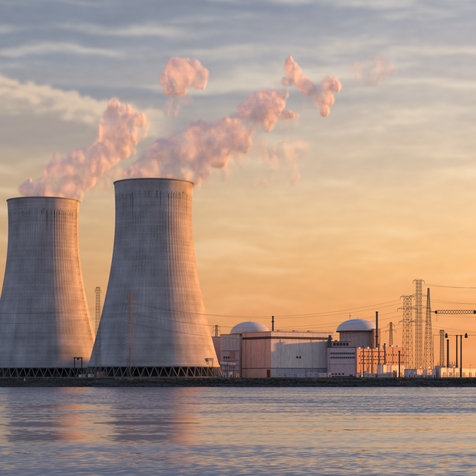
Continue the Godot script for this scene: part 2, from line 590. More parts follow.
# a hall whose node stands at its nearest corner: x runs along the long front, z goes back along the side
func block(parent: Node3D, called: String, m: Material, x0: float, x1: float, y0: float, y1: float, z0: float, z1: float) -> MeshInstance3D:
	return box(called, m, parent, Vector3((x0 + x1) / 2.0, (y0 + y1) / 2.0, (z0 + z1) / 2.0), Vector3(absf(x1 - x0), absf(y1 - y0), absf(z1 - z0)))

func hall_length(px0: float, px1: float, d: float, turn: float, along: bool) -> float:
	# length of a wall that starts at column px0, distance d and ends at column px1
	var x := (px0 - 238.0) / F * d
	var k := (px1 - 238.0) / F
	var dir := Vector2(cos(turn), sin(turn)) if along else Vector2(-sin(turn), cos(turn))
	return (k * d - x) / (dir.x - k * dir.y)

func turbine_hall() -> void:
	var turn := deg_to_rad(35.0)
	var d := 1322.0
	var o := thing("turbine_hall", "tall hall with brown end wall, cream long wall and dark band under the roof", "building", on_ground(271, d), turn)
	var long := hall_length(271, 333, d, turn, true)
	var deep := hall_length(271, 242, d, turn, false)
	var top := height_of(331.0, d) - GROUND
	block(o, "core", M.dark_clad, 0.5, long - 0.5, 0.0, top - 0.9, -0.5, -deep + 0.5)
	# cladding, long front: a row of tall panels, the band of louvres, upper panels
	var n := 9
	for i in n:
		var a := long * i / n
		var b := long * (i + 1) / n
		block(o, "cladding_panel", M.cream[i % 3], a + 0.07, b - 0.07, 8.8, 34.3, 0.0 - 0.04 * (i % 2), -0.5)
		block(o, "upper_panel", M.cream[(i + 1) % 3], a + 0.05, b - 0.05, 36.6, top - 0.7, 0.03 - 0.03 * (i % 2), -0.5)
		for k in 3:
			block(o, "louvre", M.louvre, a + 0.1, b - 0.1, 34.5 + k * 0.7, 34.95 + k * 0.7, -0.15, -0.5)
		block(o, "base_panel", M.base_blue, a + 0.06, b - 0.06, 0.0, 8.4, -0.1, -0.5)
	# brown end wall
	var e := 6
	for i in e:
		var a := -deep * i / e
		var b := -deep * (i + 1) / e
		block(o, "end_panel", M.brown[i % 3], -0.02 - 0.03 * (i % 2), 0.5, 8.8, 34.3, a - 0.07, b + 0.07)
		block(o, "upper_panel", M.brown[(i + 1) % 3], 0.0 - 0.03 * (i % 2), 0.5, 36.6, top - 0.7, a - 0.05, b + 0.05)
		for k in 3:
			block(o, "louvre", M.louvre, 0.12, 0.5, 34.5 + k * 0.7, 34.95 + k * 0.7, a - 0.1, b + 0.1)
		block(o, "base_panel", M.brown[(i + 2) % 3], 0.1, 0.5, 0.0, 8.4, a - 0.06, b + 0.06)
	block(o, "end_door", M.door_red, -0.05, 0.3, 0.0, 7.2, -1.2, -6.2)
	block(o, "parapet_cap", M.parapet, -0.4, long + 0.4, top - 0.7, top, 0.4, -deep - 0.4)
	block(o, "string_course", M.louvre, -0.25, long + 0.2, 8.4, 8.8, 0.2, -0.5)
	block(o, "string_course", M.louvre, -0.25, 0.5, 8.4, 8.8, -0.5, -deep)
	# roof railing, wall pipes, a caged ladder and small wall units
	for y in [top + 0.6, top + 1.1]:
		bar("roof_rail", M.dark_steel, o, Vector3(0.3, y, 0.1), Vector3(long - 0.3, y, 0.1), 0.05, -1.0, 5)
		bar("roof_rail", M.dark_steel, o, Vector3(0.1, y, -0.3), Vector3(0.1, y, -deep + 0.3), 0.05, -1.0, 5)
	for i in 18:
		bar("rail_post", M.dark_steel, o, Vector3(0.3 + (long - 0.6) * i / 17.0, top, 0.1), Vector3(0.3 + (long - 0.6) * i / 17.0, top + 1.1, 0.1), 0.05, -1.0, 5)
	for x in [11.0, 45.5]:
		bar("downpipe", M.cream[1], o, Vector3(x, 8.8, 0.22), Vector3(x, 34.2, 0.22), 0.14)
	for z in [-9.0, -30.5]:
		bar("downpipe", M.brown[1], o, Vector3(-0.24, 8.8, z), Vector3(-0.24, 34.2, z), 0.16)
	for x in [-0.35, 0.35]:
		bar("ladder_rail", M.dark_steel, o, Vector3(-0.5, 0, -38.0 + x), Vector3(-0.5, top + 1.0, -38.0 + x), 0.07, -1.0, 5)
	for i in 4:
		block(o, "wall_unit", M.parapet, 38.0 + i * 6.5, 40.2 + i * 6.5, 5.4, 7.0, 0.7, -0.1)
	for i in 3:
		block(o, "roof_unit", M.grey_clad, 16.0 + i * 17.0, 20.0 + i * 17.0, top, top + 1.6, -9.0, -13.0)
	# white shutter door at the corner and the two small dark openings with their pipes high on the wall
	block(o, "shutter_door", M.white, 0.4, 6.0, 0.0, 7.6, 0.12, -0.3)
	for x in [28.0, 31.2]:
		var v := block(o, "vent_opening", M.frame, x, x + 1.9, 17.4, 19.2, 0.25, -0.2)
		for k in 3:
			box("slat", M.dark_steel, v, Vector3(0, -0.55 + 0.55 * k, 0.26), Vector3(1.7, 0.2, 0.1))
	for x in [28.9, 32.1, 35.0]:
		bar("downpipe", M.cream[1], o, Vector3(x, 19.2, 0.22), Vector3(x, 25.5, 0.22), 0.12)
	for x in [long * 0.86, long * 0.93]:
		bar("downpipe", M.cream[2], o, Vector3(x, 8.8, 0.25), Vector3(x, 34.2, 0.25), 0.2)

func annex() -> void:
	var d := 1343.0
	var k := d / F
	var o := thing("control_building", "grey-pink block with two rows of small dark windows below a set-back storey", "building", on_ground(342, d))
	var x0 := -14.0 * k
	var x1 := 14.2 * k
	var top := height_of(347.0, d) - GROUND
	block(o, "wall", M.pinkish, x0, x1, 0.0, top - 0.6, 0.0, -22.0)
	block(o, "roof_edge", M.louvre, x0 - 0.25, x1 + 0.25, top - 0.6, top, 0.25, -22.2)
	window_row(o, height_of(353.4, d) - GROUND, 0.0, x0 + 2.0, x1 - 1.0, 13, 1.25, 1.7, M.pinkish)
	window_row(o, height_of(357.6, d) - GROUND, 0.0, x0 + 2.0, x1 - 1.0, 13, 1.25, 1.7, M.pinkish)
	block(o, "plinth", M.dark_concrete, x0 - 0.1, x1 + 0.1, 0.0, 1.6, 0.1, -22.1)
	block(o, "entrance_door", M.door_red, x1 - 6.0, x1 - 3.2, 0.0, 3.0, 0.14, -0.2)
	var top2 := height_of(341.0, d) - GROUND
	block(o, "upper_storey", M.brown[1], -10.0 * k, 9.0 * k, top - 0.02, top2 - 0.5, -6.5, -21.5)
	block(o, "upper_roof_edge", M.louvre, -10.2 * k, 9.2 * k, top2 - 0.5, top2, -6.2, -21.8)
	for i in 5:
		var x := lerpf(-8.5 * k, 7.5 * k, (i + 0.5) / 5.0)
		block(o, "louvre_panel", M.louvre, x - 1.2, x + 1.2, top + 1.2, top2 - 1.4, -6.38, -6.6)
	for x in [x0 + 1.0, x1 - 0.8]:
		bar("downpipe", M.louvre, o, Vector3(x, 1.6, 0.2), Vector3(x, top - 0.6, 0.2), 0.13)
	for i in 3:
		block(o, "roof_unit", M.grey_clad, -6.0 + i * 6.0, -3.4 + i * 6.0, top2, top2 + 1.3, -10.0, -12.5)
	block(o, "ledge", M.parapet, x0 - 0.1, x1 + 0.1, 12.2, 12.5, 0.3, -0.2)
	for i in 4:
		block(o, "ground_window", M.frame, x0 + 3.0 + i * 3.2, x0 + 4.8 + i * 3.2, 2.6, 4.2, 0.1, -0.2)
	block(o, "duct_riser", M.stack, -13.2 * k, -10.6 * k, top - 0.02, height_of(335.0, d) - GROUND, -2.2, -4.0)
	var ds := new_st()  # added duct run, its top sloped to throw shade on the cream wall
	var da := [Vector3(-13.4 * k, top, -5.0), Vector3(-10.4 * k, top, -5.0), Vector3(-10.4 * k, 35.8, -5.0), Vector3(-13.4 * k, 35.8, -5.0)]
	var db := [Vector3(-13.4 * k, top, -21.0), Vector3(-10.4 * k, top, -21.0), Vector3(-10.4 * k, 31.8, -21.0), Vector3(-13.4 * k, 31.8, -21.0)]
	for q in [[da[0], da[3], da[2], da[1]], [db[0], db[1], db[2], db[3]], [da[3], db[3], db[2], da[2]], [da[0], db[0], db[3], da[3]], [da[1], da[2], db[2], db[1]]]:
		for j in [0, 1, 2, 0, 2, 3]: ds.add_vertex(q[j])
	ds.generate_normals()
	obj("shade_duct", ds.commit(), M.stack, o)

func reactor(px: float, d: float, dome_r: float, wall_r: float, spring_py: float, top_py: float, label: String) -> Node3D:
	var o := thing("reactor_building", label, "reactor", on_ground(px, d), 0.0, "reactor domes")
	var s := height_of(spring_py, d) - GROUND
	var rise := height_of(top_py, d) - GROUND - s
	obj("containment_wall", lathe([Vector2(wall_r, 0), Vector2(wall_r, s)], 72), M.containment, o)
	for i in 24:
		var p := box("buttress", M.containment, o, Vector3.ZERO, Vector3(0.8, s, 0.5))
		var a := TAU * i / 24.0
		p.position = Vector3(sin(a), 0, cos(a)) * (wall_r + 0.1) + Vector3.UP * (s / 2.0 - 0.05)
		p.rotation.y = a
	obj("eave_ring", lathe([Vector2(wall_r, s - 1.0), Vector2(dome_r + 0.4, s - 0.7), Vector2(dome_r + 0.4, s + 0.5), Vector2(dome_r - 0.5, s + 0.5)], 72, false), M.louvre, o)
	var pts := []
	for i in 15:
		var t := i / 14.0 * PI / 2.0
		pts.append(Vector2(maxf(dome_r * cos(t), 0.05), s + 0.4 + (rise - 0.4) * sin(t)))
	obj("dome", lathe(pts, 72), M.dome, o)
	bar("lightning_rod", M.dark_steel, o, Vector3(0, s + rise, 0), Vector3(0, s + rise + 2.2, 0), 0.12)
	return o

func lit_hall(called: String, label: String, px0: float, px1: float, side_px: float, d: float, py: float, m: Material, base_m: Material, bays: int, doors: int, turn_deg := 50.0) -> Node3D:
	var turn := deg_to_rad(turn_deg)
	var o := thing(called, label, "building", on_ground(px0, d), turn)
	var long := hall_length(px0, px1, d, turn, true)
	var deep := absf(hall_length(px0, side_px, d, turn, false))
	var top := height_of(py, d) - GROUND
	block(o, "core", base_m, 0.3, long - 0.3, 0.0, top - 0.4, -0.3, -deep + 0.3)
	for i in bays:
		block(o, "wall_panel", m, long * i / bays + 0.06, long * (i + 1) / bays - 0.06, minf(3.0, top * 0.25), top - 0.5, 0.02 - 0.03 * (i % 2), -0.3)
	if top > 20.0:
		for f in 2:
			window_row(o, top * (0.5 + 0.24 * f), 0.02, 2.0, long - 2.0, bays * 2, 1.6, 1.5, m)
		for i in 3:
			block(o, "roof_unit", M.grey_clad, long * (0.15 + 0.3 * i), long * (0.15 + 0.3 * i) + 2.6, top, top + 1.4 + 0.5 * (i % 2), -3.0, -5.5)
		bar("downpipe", M.louvre, o, Vector3(long * 0.4, 3.0, 0.2), Vector3(long * 0.4, top - 0.5, 0.2), 0.14)
	var ends := maxi(1, int(deep / 8.0))
	for i in ends:
		block(o, "end_panel", m, -0.02, 0.3, minf(3.0, top * 0.25), top - 0.5, -deep * i / ends - 0.06, -deep * (i + 1) / ends + 0.06)
	block(o, "plinth", base_m, -0.05, long + 0.05, 0.0, minf(3.0, top * 0.25) - 0.08, 0.04, -deep)
	block(o, "parapet_cap", M.parapet, -0.25, long + 0.25, top - 0.5, top, 0.25, -deep - 0.25)
	for i in doors:
		var x := long * (i + 0.5) / doors
		var w := minf(4.2, long / doors * 0.6)
		var dr := block(o, "roller_door", M.frame, x - w / 2, x + w / 2, 0.0, minf(5.0, top * 0.55), 0.16, -0.2)
		for k in 3:
			box("slat", M.dark_steel, dr, Vector3(0, -1.2 + 1.2 * k, 0.2), Vector3(w - 0.3, 0.3, 0.06))
	return o

func bush(label: String, px: float, d: float, w: float, h: float, seed_: int, group := "bushes along the river bank", y := 6.0) -> void:
	var o := thing("bush", label, "bush", on_ground(px, d, y), 0.0, group)
	var r := RandomNumberGenerator.new()
	r.seed = seed_
	var st := new_st()
	var st2 := new_st()
	for s in 5:
		var a := r.randf() * TAU
		bar_in(st2, Vector3(0, -0.3, 0), Vector3(cos(a) * w * 0.3, h * 0.6, sin(a) * w * 0.3), 0.09, 0.04, 5)
	for i in 420:
		var v := Vector3(r.randfn(), absf(r.randfn()), r.randfn()).normalized() * pow(r.randf(), 0.45)
		var lump := 0.75 + 0.35 * sin(v.x * 5.0 + seed_) * cos(v.z * 4.0 + seed_ * 2.0)
		var p := Vector3(v.x * w / 2, v.y * h * lump + 0.1, v.z * w / 2)
		var e1 := Vector3(r.randfn(), r.randfn(), r.randfn()).normalized() * r.randf_range(0.2, 0.45)
		var e2 := Vector3(r.randfn(), r.randfn(), r.randfn()).normalized() * r.randf_range(0.15, 0.35)
		for q in [p, p + e1, p + e2 + e1 * 0.5]:
			st.add_vertex(q)
	st.generate_normals()
	obj("foliage", st.commit(), M.leaf, o)
	obj("stem", st2.commit(), M.bark, o)

func site_cabin(label: String, px: float, d: float, w: float, h: float, m: Material, turn := 0.6, y := GROUND) -> void:
	var o := thing("site_cabin", label, "cabin", on_ground(px, d, y), turn, "site cabins and containers")
	block(o, "wall", m, -w / 2, w / 2, 0.25, h - 0.15, 1.3, -1.3)
	block(o, "roof", M.parapet, -w / 2 - 0.1, w / 2 + 0.1, h - 0.15, h, 1.4, -1.4)
	for s in [-1, 1]:
		block(o, "skid", M.dark_steel, -w / 2 + 0.1, w / 2 - 0.1, 0.0, 0.25, s * 1.1 + 0.1, s * 1.1 - 0.1)
	var n := maxi(1, int(w / 3.6))
	for i in n:
		var f := box("window", M.frame, o, Vector3(lerpf(-w / 2, w / 2, (i + 0.5) / n), h * 0.6, 1.32), Vector3(0.8, 0.7, 0.1))
		box("pane", M.glass, f, Vector3(0, 0, 0.04), Vector3(0.66, 0.56, 0.06))

func flood_lamp(label: String, px: float, d: float, py: float) -> void:
	var o := thing("yard_lamp", label, "lamp", on_ground(px, d), 0.0, "lit yard lamps")
	var h := height_of(py, d) - GROUND
	bar("post", M.dark_steel, o, Vector3.ZERO, Vector3(0, h + 0.3, 0), 0.12, 0.08)
	block(o, "lamp_arm", M.dark_steel, -0.1, 0.1, h + 0.3, h + 0.45, -0.2, 1.0)
	var st := new_st()
	box_in(st, Vector3.ZERO, Vector3(0.8, 0.35, 0.7))
	var b := obj("lamp_head", st.commit(), M.lamp, o)
	b.position = Vector3(0, h + 0.12, 0.8)
	var l := OmniLight3D.new()
	l.name = "lamp_light"
	o.add_child(l)
	l.position = Vector3(0, h - 0.25, 1.0)
	l.light_color = Color(1.0, 0.8, 0.45)
	l.light_energy = 3.0
	l.light_size = 0.3
	l.omni_range = 40.0
	l.omni_attenuation = 2.0
	l.shadow_enabled = true

# ---------------------------------------------------------------- river and bank
func water_mesh() -> ArrayMesh:
	var cols := 440
	var rows := 760
	var chop := FastNoiseLite.new()
	chop.noise_type = FastNoiseLite.TYPE_SIMPLEX_SMOOTH
	chop.seed = 4
	chop.frequency = 0.8
	chop.fractal_octaves = 3
	var swell := FastNoiseLite.new()
	swell.noise_type = FastNoiseLite.TYPE_SIMPLEX_SMOOTH
	swell.seed = 8
	swell.frequency = 0.06
	swell.fractal_octaves = 4
	var gust := FastNoiseLite.new()
	gust.noise_type = FastNoiseLite.TYPE_SIMPLEX_SMOOTH
	gust.seed = 15
	gust.frequency = 0.008
	gust.fractal_octaves = 4
	var v := PackedVector3Array()
	var nn := PackedVector3Array()
	var uv := PackedVector2Array()
	for j in rows + 1:
		var d := 45.0 * pow(1204.0 / 45.0, float(j) / rows)
		for i in cols + 1:
			var t := float(i) / cols * 2.0 - 1.0
			var x := t * (d * 0.2 + 14.0) + (signf(t) * pow(maxf(absf(t) - 0.92, 0.0) / 0.08, 2.0) * 500.0)
			# wind patches: ruffled far out and close in, a calm lane in between
			var g := gust.get_noise_2d(x * 0.45, d)
			var calm := exp(-pow((log(d) - log(215.0) + 0.9 * gust.get_noise_2d(x * 0.9 + 400.0, d * 0.5)) / 0.42, 2.0))
			var ruffle := clampf(1.12 - 0.55 * calm + 1.05 * g, 0.36, 2.0)
			var sx := 0.05 * ruffle * chop.get_noise_2d(x, d * 1.3) + 0.05 * swell.get_noise_2d(x * 0.7, d)
			var sz := 0.2 * ruffle * chop.get_noise_2d(x * 0.8 + 300.0, d * 1.4) + 0.16 * ruffle * swell.get_noise_2d(x * 0.3 + 900.0, d) + 0.1 * ruffle + 0.004
			# added smooth strip in the calm lane, normals tilted to mirror the dark bank
			var mirror_strip := exp(-pow((d - 203.0 + 0.25 * x + 3.0 * g) / 5.5, 2.0)) * smoothstep(-22.0, -15.0, x) * smoothstep(-2.0, -7.0, x)
			sz = lerpf(sz, -0.012 + 0.25 * (sz - 0.1 * ruffle), mirror_strip * 0.85)
			v.append(Vector3(x, 0.05 * ruffle * swell.get_noise_2d(x * 0.7, d + 50.0), -d))
			nn.append(Vector3(sx, 1.0, sz).normalized())
			uv.append(Vector2(x, d))
	var idx := PackedInt32Array()
	for j in rows:
		for i in cols:
			var a := j * (cols + 1) + i
			var b := a + cols + 1
			idx.append_array(PackedInt32Array([a, b, b + 1, a, b + 1, a + 1]))
	var arr := []
	arr.resize(Mesh.ARRAY_MAX)
	arr[Mesh.ARRAY_VERTEX] = v
	arr[Mesh.ARRAY_NORMAL] = nn
	arr[Mesh.ARRAY_INDEX] = idx
	var mesh := ArrayMesh.new()
	mesh.add_surface_from_arrays(Mesh.PRIMITIVE_TRIANGLES, arr)
	return mesh

func bank_mesh() -> ArrayMesh:
	var n := FastNoiseLite.new()
	n.seed = 31
	n.frequency = 0.05
	n.fractal_octaves = 4
	var cols := 520
	var prof := [[1194.0, -1.2], [1199.0, 0.0], [1203.0, 1.3], [1207.0, 2.7], [1211.0, 4.2], [1215.0, 5.5], [1217.0, 5.9], [1221.0, 6.05], [1225.0, 6.2], [1226.5, 6.9], [1228.0, 7.3], [1232.0, 7.46]]
	var v := PackedVector3Array()
	for j in prof.size():
		for i in cols + 1:
			var x := lerpf(-520.0, 520.0, float(i) / cols)
			var p: Array = prof[j]
			var bump := 0.0 if j == 0 or j == prof.size() - 1 else 1.0
			v.append(Vector3(x, p[1] + bump * (0.5 * n.get_noise_2d(x, p[0] * 3.0) + 0.5 * n.get_noise_2d(x * 0.2, 7.0) * (1.0 - absf(j - 4.0) / 8.0)), -p[0] + bump * 1.6 * n.get_noise_2d(x * 0.3, 90.0 + p[0])))
	var st := new_st()
	st.set_smooth_group(0)
	for j in prof.size() - 1:
		for i in cols:
			var a := j * (cols + 1) + i
			var b := a + cols + 1
			for q in [a, b, b + 1, a, b + 1, a + 1]:
				st.add_vertex(v[q])
	st.generate_normals()
	return st.commit()

func scatter(called: String, label: String, category: String, mesh: Mesh, m: Material, count: int, d0: float, d1: float, y_of: Callable, s0: float, s1: float, seed_: int) -> void:
	var r := RandomNumberGenerator.new()
	r.seed = seed_
	var mm := MultiMesh.new()
	mm.transform_format = MultiMesh.TRANSFORM_3D
	mm.mesh = mesh
	mm.instance_count = count
	var patch := FastNoiseLite.new()
	patch.seed = seed_
	patch.frequency = 0.02
	for i in count:
		var d := r.randf_range(d0, d1)
		var x := r.randf_range(-330.0, 330.0)
		for tries in 4:
			if patch.get_noise_2d(x, d * 4.0) > -0.08: break
			x = r.randf_range(-330.0, 330.0)
			d = r.randf_range(d0, d1)
		var s := lerpf(s0, s1, pow(r.randf(), 2.2))
		var b := Basis.from_euler(Vector3(r.randf_range(-0.5, 0.5), r.randf() * TAU, r.randf_range(-0.5, 0.5))).scaled(Vector3(s * r.randf_range(0.8, 1.5), s * r.randf_range(0.6, 1.1), s))
		mm.set_instance_transform(i, Transform3D(b, Vector3(x, y_of.call(d), -d)))
	var o := MultiMeshInstance3D.new()
	o.name = called
	o.multimesh = mm
	o.material_override = m
	add_child(o)
	tag(o, label, category, "", "stuff")

func bank_y(d: float) -> float:
	if d < 1215.0: return lerpf(0.0, 5.5, (d - 1199.0) / 16.0)
	return lerpf(5.6, 6.2, (d - 1215.0) / 10.0)

# ---------------------------------------------------------------- the scene
func _ready() -> void:
	rng.seed = 7
	var cam := Camera3D.new()
	cam.name = "camera"
	add_child(cam)
	cam.position = Vector3(0, EYE, 0)
	cam.set_frustum(476.0 / F, Vector2(0.0, (HORIZON - 238.0) / F), 1.0, 12000.0)
	cam.current = true

	var sky := Sky.new()
	var pano := PanoramaSkyMaterial.new()
	pano.panorama = ImageTexture.create_from_image(sky_image())
	sky.sky_material = pano
	var env := Environment.new()
	env.background_mode = Environment.BG_SKY
	env.sky = sky
	env.tonemap_mode = Environment.TONE_MAPPER_LINEAR
	env.tonemap_exposure = 1.72
	env.background_energy_multiplier = 0.585
	env.sdfgi_enabled = true
	env.ssao_enabled = true
	env.ssil_enabled = true
	var we := WorldEnvironment.new()
	we.name = "world_environment"
	we.environment = env
	add_child(we)

	var sun := DirectionalLight3D.new()
	sun.name = "sun"
	add_child(sun)
	sun.look_at_from_position(TO_SUN * 500.0, Vector3.ZERO)
	sun.light_energy = 1.6
	sun.light_color = Color(1.0, 0.35, 0.045).linear_to_srgb()
	sun.light_angular_distance = 1.5
	sun.shadow_enabled = true
	print("sky done ", Time.get_ticks_msec())

	# materials
	var fine := grey_texture(0.03, 0.78, 1.0, 5, 1)
	var blotch := grey_texture(0.012, 0.7, 1.0, 5, 2)
	var streaks := grey_texture(0.03, 0.82, 1.0, 4, 3, 1.0, 8.0)
	M.dark_concrete = paint(Color(0.12, 0.12, 0.125), 0.9, blotch, 10.0)
	M.lip = paint(Color(0.34, 0.335, 0.33), 0.85, fine, 9.0)
	M.rib = paint(Color(0.47, 0.46, 0.45), 0.92, fine, 24.0)
	M.leg = paint(Color(0.27, 0.265, 0.26), 0.9, blotch, 8.0)
	M.steel = paint(Color(0.15, 0.14, 0.13), 0.6, fine, 6.0, 0.3)
	M.dark_steel = paint(Color(0.05, 0.05, 0.052), 0.6, fine, 5.0, 0.3)
	M.wire = paint(Color(0.05, 0.05, 0.05), 0.5)
	M.insulator = paint(Color(0.06, 0.045, 0.04), 0.35)
	M.stack = paint(Color(0.1, 0.1, 0.11), 0.7, streaks, 8.0)
	M.frame = paint(Color(0.05, 0.05, 0.06), 0.6)
	M.glass = paint(Color(0.02, 0.025, 0.03), 0.08)
	M.louvre = paint(Color(0.075, 0.06, 0.065), 0.7, fine, 6.0)
	M.cream = [paint(Color(0.84, 0.80, 0.73), 0.7, streaks, 16.0), paint(Color(0.82, 0.78, 0.71), 0.7, streaks, 19.0), paint(Color(0.85, 0.81, 0.74), 0.7, streaks, 23.0)]
	M.brown = [paint(Color(0.78, 0.56, 0.51), 0.75, streaks, 16.0), paint(Color(0.75, 0.54, 0.49), 0.75, streaks, 21.0), paint(Color(0.79, 0.57, 0.52), 0.75, streaks, 20.0)]
	M.base_blue = paint(Color(0.48, 0.52, 0.6), 0.7, streaks, 11.0)
	M.parapet = paint(Color(0.55, 0.46, 0.42), 0.8, blotch, 9.0)
	M.white = paint(Color(0.72, 0.72, 0.7), 0.7, blotch, 12.0)
	M.door_red = paint(Color(0.16, 0.04, 0.045), 0.6, fine, 4.0)
	M.dark_clad = paint(Color(0.16, 0.14, 0.15), 0.8, blotch, 9.0)
	M.pinkish = paint(Color(0.70, 0.59, 0.62), 0.8, streaks, 12.0)
	M.containment = paint(Color(0.46, 0.44, 0.42), 0.85, streaks, 16.0)
	M.dome = paint(Color(0.62, 0.63, 0.65), 0.3, streaks, 14.0)
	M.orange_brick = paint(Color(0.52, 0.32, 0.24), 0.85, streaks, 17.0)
	M.grey_clad = paint(Color(0.66, 0.62, 0.64), 0.75, streaks, 9.0)
	M.leaf = paint(Color(0.035, 0.05, 0.028), 0.7, fine, 3.0)
	M.bark = paint(Color(0.05, 0.04, 0.03), 0.9)
	M.grass = paint(Color(0.07, 0.085, 0.035), 0.85, blotch, 7.0)
	M.rock = paint(Color(0.05, 0.048, 0.046), 0.85, fine, 3.0)
	M.bank = paint(Color(0.06, 0.055, 0.048), 0.95, blotch, 14.0)
	M.timber = paint(Color(0.1, 0.075, 0.055), 0.85, streaks, 5.0)
	M.flood = paint(Color(0.26, 0.235, 0.2), 0.9, blotch, 11.0)
	M.ground = paint(Color(0.3, 0.29, 0.275), 0.95, blotch, 30.0)
	M.lamp = paint(Color(0.8, 0.7, 0.5), 0.4)
	M.lamp.emission_enabled = true
	M.lamp.emission = Color(1.0, 0.78, 0.4)
	M.lamp.emission_energy_multiplier = 2.5
	var wm := StandardMaterial3D.new()
	wm.albedo_color = Color(0.13, 0.14, 0.16).linear_to_srgb()
	wm.roughness = 0.11
	wm.metallic_specular = 0.9
	M.water = wm
	var sm := StandardMaterial3D.new()
	sm.albedo_color = Color(0.96, 0.96, 0.96).linear_to_srgb()
	sm.vertex_color_use_as_albedo = true
	sm.transparency = BaseMaterial3D.TRANSPARENCY_ALPHA
	sm.cull_mode = BaseMaterial3D.CULL_DISABLED
	sm.roughness = 1.0
	sm.metallic_specular = 0.0
	sm.backlight_enabled = true
	sm.backlight = Color(1, 1, 1)
	M.steam = sm

	# river, bank, ground
	var water := obj("water", water_mesh(), M.water, self)
	tag(water, "rippled grey-blue river in front of the plant", "water", "", "structure")
	print("water done ", Time.get_ticks_msec())
	var bank := obj("river_bank", bank_mesh(), M.bank, self)
	tag(bank, "dark sloping river bank below the plant", "bank", "", "structure")
	var gs := new_st()
	box_in(gs, Vector3(0, GROUND - 1.0, -3830.0), Vector3(7000, 2.0, 5200))
	var ground := obj("ground", gs.commit(), M.ground, self)
	tag(ground, "flat yard the plant stands on", "ground", "", "structure")
	var rock := lathe([Vector2(0.05, -0.4), Vector2(0.5, -0.25), Vector2(0.6, 0.1), Vector2(0.3, 0.42), Vector2(0.03, 0.48)], 6, false)
	scatter("riprap", "dark broken stones along the foot of the river bank", "stones", rock, M.rock, 5200, 1198.5, 1211.0, bank_y, 0.4, 2.4, 41)
	var tuft := new_st()
	var tr := RandomNumberGenerator.new()
	tr.seed = 5
	for i in 14:
		var a := tr.randf() * TAU
		var b := Vector3(cos(a), 0, sin(a)) * tr.randf_range(0.0, 0.5)
		var tip := b + Vector3(tr.randf_range(-0.35, 0.35), tr.randf_range(0.5, 1.0), tr.randf_range(-0.3, 0.3))
		for q in [b + Vector3(-0.07, 0, 0), tip, b + Vector3(0.07, 0, 0)]:
			tuft.add_vertex(q)
	tuft.generate_normals()
	scatter("bank_grass", "rough dry grass on the upper river bank", "grass", tuft.commit(), M.grass, 9000, 1207.0, 1226.0, bank_y, 0.6, 2.2, 42)

	# flood wall on the crest, bay by bay
	var fw := thing("flood_wall", "low pale concrete flood wall along the crest of the river bank", "wall", Vector3(0, 6.1, -1226.0))
	for i in 60:
		var x := -330.0 + i * 11.0
		if x > 4.0 and x < 20.0: continue
		block(fw, "wall_panel", M.flood, x + 0.06, x + 10.94, -0.6, 1.55 + 0.06 * sin(i * 2.3), 0.03 * (i % 3), -0.4)
		block(fw, "coping", M.flood, x + 0.02, x + 10.98, 1.56 + 0.06 * sin(i * 2.3), 1.76 + 0.06 * sin(i * 2.3), 0.15, -0.55)

	# towers
	cooling_tower(43.5, 1421.0, "pale cooling tower with a ladder up its sunlit side, beyond the ribbed one", tower_texture(3), true)
	cooling_tower(153.75, 1293.0, "large ribbed cooling tower with dark stains below its rim, beside the buildings", tower_texture(8), false)
	print("towers done ", Time.get_ticks_msec())

	# steam
	steam("steam_plume", "pink steam plume rising from the cooling tower with the ladder", "steam", 1421.0, [
		[44, 195, 12], [28, 196, 7], [60, 194, 12], [73, 193, 9], [23, 190, 4.5], [28, 185, 4], [29, 180, 2.6], [36, 192, 8], [40, 186, 6],
		[55, 181, 11], [51, 169, 8], [54, 160, 6], [66, 177, 13], [80, 172, 13], [68, 164, 10], [82, 158, 8], [93, 162, 13], [85, 182, 8], [104, 151, 13], [98, 167, 9],
		[112, 139, 13], [119, 126, 12], [111, 114, 8], [115, 105, 5.5], [125, 108, 5], [131, 121, 9], [140, 119, 5.5], [130, 137, 8], [119, 152, 8], [105, 129, 6], [104, 118, 4],
		[141, 124, 7, 0.3], [137, 134, 7, 0.25], [128, 150, 7, 0.2], [100, 184, 8, 0.25], [112, 172, 8, 0.2], [92, 190, 6, 0.2]], 101, 4)
	steam("steam_plume", "long pink and violet steam plume drifting from the ribbed cooling tower", "steam", 1293.0, [
		[150, 177, 13], [131, 177, 8], [168, 176, 14], [184, 177, 11], [193, 179, 8], [139, 169, 8], [149, 163, 10], [163, 160, 14], [161, 149, 9], [179, 154, 16], [178, 140, 9],
		[196, 148, 16], [202, 167, 11], [211, 142, 16], [227, 139, 15], [216, 158, 10], [203, 129, 8], [193, 132, 8], [229, 124, 8], [240, 131, 13], [251, 120, 12], [245, 107, 8], [257, 102, 9], [268, 106, 10], [273, 97, 7], [264, 93, 5],
		[262, 121, 10], [277, 114, 7], [288, 116, 5.5], [242, 146, 8], [281, 103, 5], [284, 94, 4],
		[289, 60, 3.5], [291, 68, 6], [298, 76, 7.5], [288, 80, 6], [304, 84, 7], [312, 90, 6], [321, 92, 7.5], [329, 83, 7.5], [326, 101, 7], [336, 87, 5], [325, 111, 4.5],
		[290, 119, 8, 0.3], [258, 146, 9, 0.3], [272, 158, 9, 0.22], [284, 167, 9, 0.22], [264, 178, 8, 0.18], [290, 178, 7, 0.16], [300, 150, 9, 0.14], [286, 148, 9, 0.16], [310, 104, 7, 0.2], [280, 88, 6, 0.2], [205, 180, 8, 0.3], [222, 172, 8, 0.2], [240, 158, 8, 0.2]], 102, 4)
	steam("steam_puff_cloud", "detached round pink steam puff above the ribbed cooling tower", "steam", 1300.0, [
		[176, 73, 12], [174, 65, 7], [189, 76, 13], [170, 83, 10], [197, 76, 8], [169, 91, 5], [179, 90, 6], [200, 84, 5], [184, 65, 6], [163, 80, 5],
		[176, 100, 6, 0.2], [172, 108, 6, 0.14], [186, 98, 6, 0.16]], 103, 4)
	steam("cloud", "small faint grey cloud in the sky above the pylons", "cloud", 1800.0, [[361, 73, 9, 0.16], [373, 72, 11, 0.2], [384, 70, 9, 0.16], [368, 77, 8, 0.14], [378, 66, 8, 0.12]], 104, 0, 0.7)
	print("steam done ", Time.get_ticks_msec())

	# plant buildings
	turbine_hall()
	annex()
